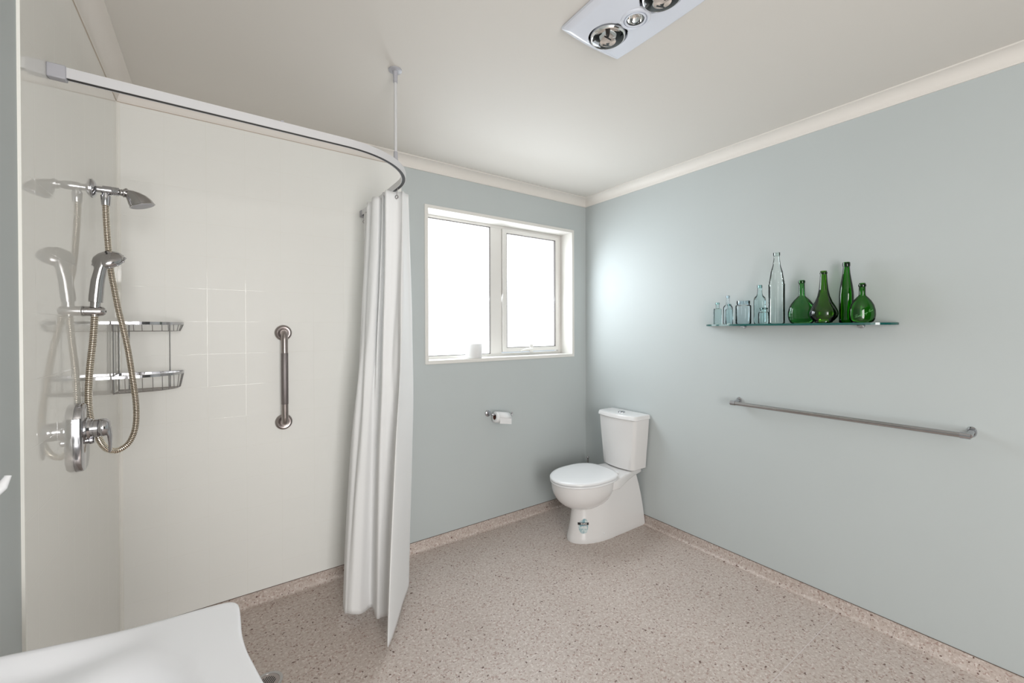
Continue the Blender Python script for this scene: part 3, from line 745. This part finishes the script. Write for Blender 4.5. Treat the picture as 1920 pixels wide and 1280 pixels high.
obj('screw_hole', lathe([(.0035, 0), (.0035, -.0006)], (rdx - .014, rdy + .006, CEIL - .0055), n=10), BLACK, rod)
obj('screw_hole', lathe([(.0035, 0), (.0035, -.0006)], (rdx + .013, rdy - .010, CEIL - .0055), n=10), BLACK, rod)
obj('ceiling_clip', box(-2.26, -2.252, mid[6][1] - .008, mid[6][1] + .004, RZ1, RZ1 + .004), RAILP, rail)
obj('ceiling_clip', box(RXE - .016, RXE - .004, -.40, -.385, RZ1, RZ1 + .005), RAILP, rail)
def hook(x, y, s=1.0):
    h = obj('curtain_hook', join(tube(spline([(x, y, RZ0 + .004), (x, y, RZ0 - .012 * s), (x, y, RZ0 - .030 * s)], 3), .0012, 6), torus((x, y, RZ0 - .038 * s), (.75, .66, 0), .0075, .0019, 20, 8)), CHROMED, rail)
    return h
hook(RXE - .009, -.050); hook(RXE - .009, -.066, .7)

# ------------------------------------------------------------------ shower curtain
PAIRS = [((-1.752, -.045), (-1.72, -.10)), ((-1.775, -.12), (-1.80, -.13)), ((-1.735, -.15), (-1.76, -.18)), ((-1.785, -.20), (-1.86, -.20)), ((-1.745, -.23), (-1.84, -.25)), ((-1.805, -.28), (-1.93, -.29)),
         ((-1.814, -.315), (-1.956, -.395)), ((-1.792, -.340), (-1.950, -.425)), ((-1.812, -.372), (-1.938, -.445)), ((-1.815, -.406), (-1.922, -.450)), ((-1.797, -.428), (-1.899, -.448)), ((-1.775, -.420), (-1.870, -.430)), ((-1.794, -.474), (-1.845, -.415)), ((-1.778, -.470), (-1.838, -.44)),
         ((-1.800, -.538), (-1.848, -.528)), ((-1.767, -.543), (-1.824, -.536)), ((-1.748, -.547), (-1.802, -.55)), ((-1.738, -.560), (-1.822, -.60)), ((-1.733, -.572), (-1.862, -.722)), ((-1.721, -.560), (-1.790, -.622)),
         ((-1.705, -.545), (-1.710, -.490)), ((-1.689, -.531), (-1.631, -.364)), ((-1.700, -.500), (-1.660, -.325))]
hangx = RXE - .009
PER = 12
TOPU = spline([(a[0], a[1], 0) for a, b in PAIRS], PER); BOTU = spline([(b[0], b[1], 0) for a, b in PAIRS], PER)
NU, NV = len(TOPU), 90
# where the hem runs, fraction 0..1 along the cloth -> lift
def hem_z(u):
    z = .050
    return z + .012 * sin(u * 19 + 1) * (1 if u < .6 else .3)
rnd = random.Random(3)
waves = [(rnd.uniform(8, 40), rnd.uniform(0, 6.28), rnd.uniform(2, 7), rnd.uniform(0, 6.28)) for _ in range(7)]
V = []; Fc = []
for j in range(NV):
    v = j / (NV - 1)
    sblend = .5 * v + .5 * (v * v * (3 - 2 * v))
    for i in range(NU):
        u = i / (NU - 1)
        a, b = TOPU[i], BOTU[i]
        p = a.lerp(b, sblend)
        ztop = 1.9875 - .003 * sin(u * 30) ** 2
        z = ztop + (hem_z(u) - ztop) * v
        # wrinkles
        wv = sin(pi * min(1, v * 1.02)) * .0055
        dx = sum(sin(f1 * u * 2 + p1 + 3 * sin(f2 * v + p2)) for f1, p1, f2, p2 in waves) / 4 * wv
        # belly toward the window side at mid height
        bel = max(0, u - .72) / .28
        q = (p.x + dx + .036 * bel * sin(pi * v) ** 1.2, p.y + dx * .6 + .02 * bel * sin(pi * v), z)
        V.append(q)
for j in range(NV - 1):
    for i in range(NU - 1):
        a = j * NU + i; Fc.append((a, a + 1, a + NU + 1, a + NU))
ct = thing('shower_curtain', (-1.80, -.40, .05), 'white shower curtain bunched on the curved rail', 'shower curtain')
obj('cloth', (V, Fc), CLOTH, ct, angle=180, solid=.0008)
# hem band at the top with eyelet
ep = Vector((-1.754, -.5535, 1.960))
obj('eyelet', torus(ep, (.8, .6, 0), .0075, .002, 20, 8), CHROMED, ct)
obj('curtain_hook', tube(spline([(hangx - .002, -.585, RZ0 + .006), (hangx - .001, -.578, RZ0 - .004), (-1.755, -.562, 1.978), (-1.7545, -.556, 1.966)], 4), .0011, 6), CHROMED, rail)

# ------------------------------------------------------------------ shower: fixed head on its wall arm
XW = -W + .0055
HYc, HZ = -.459, 1.833
fh = thing('fixed_shower_head', (XW, HYc, HZ), 'chrome fixed shower head on a short wall arm, top of the shower set', 'shower head')
obj('wall_flange', lathe([(.031, 0), (.031, .003), (.026, .008), (.016, .012), (.012, .013)], (XW, HYc, HZ), (1, 0, 0), 32), CHROME, fh)
obj('arm', lathe([(.0105, .010), (.0105, .030), (.0118, .031), (.0118, .034), (.0105, .035), (.0105, .045)], (XW, HYc, HZ), (1, 0, 0), 24), CHROME, fh)
obj('tee_body', join(lathe([(.009, .026), (.0145, .027), (.0145, .050), (.0135, .0505)] + [(.0135 + .0012 * (k % 2), .051 + .0022 * k) for k in range(8)] + [(.012, .069)], (XW, HYc, HZ), (1, 0, 0), 28), lathe([(.010, 0), (.010, .020)], (XW + .034, HYc, HZ), (0, 0, -1), 20)), CHROME, fh)
obj('hose_nut', lathe([(.0105, .018), (.0135, .019), (.0135, .024), (.0125, .040), (.0115, .052), (.0095, .0525)], (XW + .034, HYc, HZ), (0, 0, -1), 20), CHROME, fh)
obj('ball_joint', sphere((XW + .075, HYc, HZ - .001), .0115), CHROMED, fh)
hr = []
hd = [((.078, .001), .0125, (1, 0, -.2)), ((.082, .0005), .0165, (1, 0, -.25)), ((.086, -.0005), .0165, (1, 0, -.3)), ((.088, -.001), .0135, (1, 0, -.35)), ((.096, -.005), .0185, (1, 0, -.55)), ((.106, -.012), .0250, (1, 0, -.9)), ((.116, -.020), .0305, (.8, 0, -1.1)), ((.124, -.029), .0338, (.55, 0, -1.2)), ((.128, -.036), .0345, (.42, 0, -1.2)), ((.1285, -.0375), .0365, (.4, 0, -1.2)), ((.1290, -.039), .0365, (.4, 0, -1.2)), ((.1292, -.0395), .033, (.4, 0, -1.2))]
obj('head_shell', loft([ring((XW + q[0], HYc, HZ + q[1]), nn, rr, 32, u=(0, 1, 0)) for q, rr, nn in hd]), CHROMED, fh, angle=40)
obj('spray_face', lathe([(.0325, 0), (.031, .0015), (.022, .003), (.001, .004)], (XW + .1293, HYc, HZ - .0395), (.4, 0, -1.2), 32, cap0=False), RAILP, fh)

# ------------------------------------------------------------------ holder and hand shower
hY = -.595; hZ = 1.4155; hXc = -2.744
hb = thing('hand_shower_holder', (XW, hY, hZ), 'chrome wall peg holding the hand shower', 'holder')
obj('peg', lathe([(.0145, 0), (.0158, .001), (.0158, .004), (.0150, .005), (.0150, .040), (.0135, .047), (.010, .0515), (.001, .0535)], (XW, hY, hZ), (1, 0, 0), 28), CHROMED, hb)
obj('peg_screw', lathe([(.004, 0), (.003, .002)], (XW + .052, hY, hZ), (1, 0, 0), 12), BLACK, hb)
hs = thing('hand_shower', (hXc, hY, hZ), 'chrome hand shower with a ribbed metal hose, clipped upright below the fixed head', 'hand shower')
base = Vector((hXc, hY, hZ + .012))
axp = [base, base + Vector((.0005, 0, .018)), base + Vector((.001, 0, .026))]
hp = [((-2.743, hY, 1.427), .0125), ((-2.7425, hY, 1.4435), .0125), ((-2.7422, hY, 1.444), .0170), ((-2.741, hY, 1.462), .0174), ((-2.7365, hY - .002, 1.51), .0165), ((-2.730, hY - .004, 1.545), .0152), ((-2.7245, hY - .003, 1.568), .0162), ((-2.720, hY + .002, 1.582), .0185)]
obj('handle', loft([ring(c, (.1, 0, 1), r, 24, u=(1, 0, 0)) for c, r in hp]), CHROMED, hs, angle=40)
fn = Vector((.28, .55, -.72)).normalized(); hc = Vector((-2.7165, hY + .010, 1.585))
obj('head', lathe([(.0385, .012), (.0400, .006), (.0385, -.001), (.033, -.008), (.024, -.014), (.012, -.0175), (.001, -.0185)], hc, tuple(fn), 40, cap0=False), CHROMED, hs, angle=50)
obj('spray_face', lathe([(.0385, .012), (.037, .016), (.030, .018), (.001, .0185)], hc, tuple(fn), 40, cap0=False), BLACK, hs, angle=40)
obj('selector_ring', lathe([(.0400, .0085), (.0412, .0095), (.0412, .013), (.0390, .0145)], hc, tuple(fn), 40, cap0=False, cap1=False), CHROME, hs, angle=30)
d_, u_, v_ = frame(fn)
for k in range(12):
    a_ = 2 * pi * k / 12
    e = hc + u_ * (.0408 * cos(a_)) + v_ * (.0408 * sin(a_)) + fn * .0112
    obj('grip_lug', sphere(e, .0034, 10, 6), CHROME, hs)
bc = hc - fn * .0172
obj('button_mark', sphere(bc + Vector((.004, -.0015, .006)), .0030, 10, 6), BLACK, hs)
hosep = [(-2.744, -.597, 1.404), (-2.749, -.597, 1.321), (-2.756, -.598, 1.238), (-2.7595, -.600, 1.155), (-2.7585, -.590, 1.087), (-2.748, -.580, 1.034), (-2.732, -.56, .981), (-2.716, -.54, .960), (-2.698, -.525, .957), (-2.676, -.51, .976), (-2.662, -.5, 1.023), (-2.661, -.49, 1.095), (-2.67, -.485, 1.187), (-2.681, -.48, 1.28), (-2.693, -.475, 1.354), (-2.707, -.47, 1.427), (-2.718, -.465, 1.5), (-2.727, -.462, 1.564), (-2.734, -.46, 1.664), (-2.738, -.459, 1.754), (-2.738, -.459, 1.790)]
pitch = .0056; hpth = resample(spline(hosep, 12), pitch / 4)
rads = [.0094, .0094, .0080, .0080]
ng = 10
gh = tube(hpth, lambda i: rads[i % 4], ng)
idx = []
for i in range(len(hpth) - 1): idx += [1 if i % 4 in (1, 2) else 0] * ng
idx += [0] * (len(gh[1]) - len(idx))
# bright crowns are the pairs 0-1 and the flank, dark grooves between
idx = []
for i in range(len(hpth) - 1): idx += [0 if i % 4 in (0, 3) else 1] * ng
idx += [0, 0]
obj('hose', (gh[0], gh[1], idx), [HOSEM, HOSED], hs, angle=60)
obj('hose_nut', lathe([(.0085, 0), (.0105, .001), (.0105, .016), (.009, .018)], (hXc, hY, hZ - .016), (0, 0, 1), 18), CHROME, hs)

# ------------------------------------------------------------------ mixer
mY, mZ = -.665, 1.037
mx = thing('shower_mixer', (XW, mY, mZ), 'chrome single lever shower mixer on an oblong wall plate', 'mixer tap')
def stad(x, k, hw_=.050, hh_=.101, n=12):
    pts = []; r = hw_ * k; hy = hh_ - hw_
    r = hw_ - (1 - k) * .05
    for a0, sg in ((0, 1), (pi, -1)):
        for i in range(n + 1):
            a = a0 + pi * i / n
            pts.append((x, mY + r * cos(a), mZ + sg * hy + r * sin(a)))
    return pts
obj('wall_plate', loft([stad(XW, 1.0), stad(XW + .012, 1.0), stad(XW + .016, .97), stad(XW + .0175, .92)]), CHROME, mx, angle=35)
bz = 1.060
obj('escutcheon', lathe([(.034, .017), (.034, .022), (.031, .024), (.029, .030)], (XW, mY, bz), (1, 0, 0), 32), CHROME, mx)
obj('body', lathe([(.0265, .020), (.0265, .034), (.0255, .035), (.0255, .0365), (.0265, .0375), (.0265, .046)], (XW, mY, bz), (1, 0, 0), 32), CHROME, mx)
lv = lathe([(.0255, .0465), (.0268, .048), (.0268, .058), (.025, .066), (.019, .071), (.001, .073)], (XW, mY, bz), (1, 0, 0), 32)
def lev_ring(c, n_, w, tkk): return ring(c, n_, w, 18, u=(0, 1, 0), ry=tkk)
lev = loft([lev_ring((XW + .055, mY, bz + .012), (.5, 0, -1), .021, .013), lev_ring((XW + .066, mY, bz - .005), (.25, 0, -1), .020, .009), lev_ring((XW + .0705, mY, bz - .025), (.1, 0, -1), .017, .0065), lev_ring((XW + .0715, mY, bz - .050), (0, 0, -1), .0125, .0045), lev_ring((XW + .071, mY, bz - .070), (-.1, 0, -1), .010, .0042), lev_ring((XW + .0695, mY, bz - .0775), (-.1, 0, -1), .006, .003)])
obj('lever', join(lv, lev), CHROME, mx, angle=45)
obj('diverter_knob', lathe([(.009, .016), (.009, .024), (.011, .026), (.011, .033), (.008, .036)], (XW, mY + .004, bz - .036), (1, 0, 0), 18), CHROME, mx)

# ------------------------------------------------------------------ corner basket
cb = thing('corner_basket', (XW, -.0055, 1.085), 'two tier chrome wire corner basket behind the hose', 'shower basket')
YB = -.0075; XL = XW + .0035
def rim_path(z, inset=0.0):
    # from left wall round the bowed front to the window wall
    P = [(XL + 0.000, -.172 + inset), (XL + .055, -.172 + inset), (XL + .105, -.164 + inset * .9), (XL + .150, -.143 + inset * .7), (XL + .186, -.108 + inset * .5), (XL + .207 - inset * .7, -.066), (XL + .214 - inset * .9, -.030), (XL + .215 - inset, YB)]
    return [(v.x, v.y, z) for v in spline([(a, b, 0) for a, b in P], 6)]
def band(path, h, t_): return sweep(path, lambda i: [(-h / 2, -t_ / 2), (h / 2, -t_ / 2), (h / 2, t_ / 2), (-h / 2, t_ / 2)], up=(0, 0, 1))
for zr, zb in ((1.385, 1.352), (1.168, 1.104)):
    rp = rim_path(zr)
    obj('front_rim', band(rp, .0105, .0035), CHROME, cb, smooth=False)
    obj('back_rim', band([(XL, -.172, zr), (XL, YB - .004, zr), (XL + .004, YB, zr), (XL + .215, YB, zr)], .0105, .003), CHROME, cb, smooth=False)
    bp = rim_path(zb, .012)
    obj('base_rim', tube(bp, .0017, 6), CHROMED, cb)
    # uprights from rim to base, running on over the floor of the tier to the wall
    NW = 12
    for k in range(NW + 1):
        i = round((len(rp) - 1) * k / NW); a = Vector(rp[i]); b = Vector(bp[i])
        wl = [a - Vector((0, 0, .003)), a.lerp(b, .88), b + Vector((0, 0, -.0005))]
        obj('wire', tube(wl, .0015, 6), CHROMED, cb)
    for f_ in ((.12, .30, .5, .7, .88)):
        y = -.160 * f_ + YB * (1 - f_)
        xs_ = [p for p in bp if p[1] <= y]
        x1 = max((p[0] for p in bp if p[1] <= y + .003), default=XL + .2)
        obj('wire', tube([(XL, y, zb), (x1, y, zb)], .0014, 6), CHROMED, cb)
for px, py in ((XL + .001, -.150), (XL + .001, -.032), (XL + .030, YB + .001), (XL + .166, YB + .001)):
    obj('post', tube([(px, py, 1.100), (px, py, 1.388)], .0024, 8), CHROMED, cb)

# ------------------------------------------------------------------ basin
BZ = .85
bs = thing('wash_basin', (-W, -1.78, .68), 'white wall hung wash basin with a smooth rolled edge, cut off by the frame', 'wash basin')
far = [(-W + .002, -1.418), (-2.713, -1.434), (-2.652, -1.449), (-2.573, -1.467), (-2.516, -1.474), (-2.46, -1.477), (-2.425, -1.481), (-2.411, -1.486), (-2.4035, -1.496), (-2.4005, -1.512), (-2.400, -1.543), (-2.400, -1.592), (-2.396, -1.639), (-2.388, -1.684), (-2.377, -1.739), (-2.362, -1.80), (-2.352, -1.86), (-2.350, -1.90)]
YM = -1.90
half = spline([(a, b, 0) for a, b in far], 4)
outl = [(v.x, v.y) for v in half] + [(v.x, 2 * YM - v.y) for v in reversed(half[:-1])]
def inset_outline(d):
    n = len(outl); out = []
    for i, (x, y) in enumerate(outl):
        x0, y0 = outl[max(i - 1, 0)]; x1, y1 = outl[min(i + 1, n - 1)]
        tx_, ty_ = x1 - x0, y1 - y0; L_ = sqrt(tx_ * tx_ + ty_ * ty_) or 1
        nx_, ny_ = ty_ / L_, -tx_ / L_
        out.append((max(-W + .002, x + nx_ * d), y + ny_ * d))
    return out
def toward(f_, c=(-2.575, -1.90)): return [(x + (c[0] - x) * f_, y + (c[1] - y) * f_) for x, y in outl]
ringsb = []
def addr(o_, z): ringsb.append([(x, y, z(x, y) if callable(z) else z) for x, y in o_])
addr(toward(.62), .640); addr(toward(.50), .660); addr(toward(.30), .71); addr(toward(.12), .775)
addr(toward(.05), .803); addr(toward(.015), .812); addr(outl, .822); addr(outl, BZ - .012)
addr(toward(.004), BZ - .005); addr(toward(.015), BZ - .0012); addr(toward(.03), BZ)
def sstep(t_): t_ = min(1, max(0, t_)); return t_ * t_ * (3 - 2 * t_)
def top_z(x, y):
    # lifted roll near the wall side, deck falling gently to the bowl
    ex, ey = (x + 2.575) / .150, (y + 1.90) / .36
    r = sqrt(ex * ex + ey * ey)
    lip = .022 * sstep((-2.50 - x) / .16)
    return BZ - lip - .115 * sstep((1.0 - r) / .55)
for f_ in (.04, .065, .09, .115, .14, .17, .21, .26, .32, .38, .45, .52, .6, .7, .8, .9, .97):
    o_ = toward(f_)
    k = sstep((f_ - .02) / .11)
    addr(o_, lambda x, y, k=k: BZ + (top_z(x, y) - BZ) * k)
obj('bowl', loft(ringsb), BASIN, bs, angle=70)
obj('waste', lathe([(.024, 0), (.022, .003), (.012, .004), (.001, .003)], (-2.575, -1.90, BZ - .137), n=24), CHROME, bs)
obj('trap_cover', loft([[( -W + .002 + (.17 * sin(pi * k / 16)) , -1.90 + .11 * cos(pi * k / 16), z) for k in range(17)] for z in (.42, .50, .66)]), BASIN, bs, angle=60)

# ------------------------------------------------------------------ robe hook
hk = thing('robe_hook', (-W, -1.376, 1.09), 'white curved robe hook on the shaded left wall above the basin', 'hook')
obj('back_plate', loft([[(-W + x_, -1.376 + .024 * k_ * cos(2 * pi * i / 24), 1.09 + .034 * k_ * sin(2 * pi * i / 24)) for i in range(24)] for x_, k_ in ((0, 1), (.005, 1), (.009, .8))]), HOOKW, hk)
obj('hook_arm', loft([ring(c, n2_, w_, 14, u=(0, 0, 1), ry=t2_) for c, n2_, w_, t2_ in (((-W + .006, -1.376, 1.086), (1, .2, -.2), .013, .010), ((-W + .022, -1.371, 1.079), (1, .3, -.1), .011, .009), ((-W + .036, -1.364, 1.080), (1, .5, .4), .0095, .009), ((-W + .046, -1.355, 1.091), (.6, .6, .9), .0075, .008), ((-W + .050, -1.343, 1.106), (.2, .4, 1), .004, .005))]), HOOKW, hk)

# ------------------------------------------------------------------ floor drain
dr = thing('floor_drain', (-2.278, -.565, 0), 'round slotted steel floor drain in the vinyl by the basin', 'drain')
dx_, dy_, drr = -2.278, -.567, .049
obj('rim', lathe([(drr + .004, -.001), (drr + .003, .0012), (drr - .008, .0014), (drr - .0085, .0002)], (dx_, dy_, 0), n=40, cap0=False, cap1=False), CHROMED, dr)
obj('grate', lathe([(drr - .009, .0012), (.001, .0012)], (dx_, dy_, 0), n=40, cap0=False), BRUSHED, dr)
for k in range(-3, 4):
    hw_ = sqrt(max(0, (.027) ** 2 - (k * .0075) ** 2)); 
    if hw_ < .008: continue
    cxk, cyk = dx_ + k * .0075 * .82, dy_ - k * .0075 * .57
    e = Vector((.57, .82, 0)); s_ = Vector((.82, -.57, 0)) * .0018
    c_ = Vector((cxk, cyk, 0)); q = [c_ - e * hw_ - s_, c_ + e * hw_ - s_, c_ + e * hw_ + s_, c_ - e * hw_ + s_]
    obj('slot', prism([(v.x, v.y) for v in q], .0005, .0016), BLACK, dr, smooth=False)
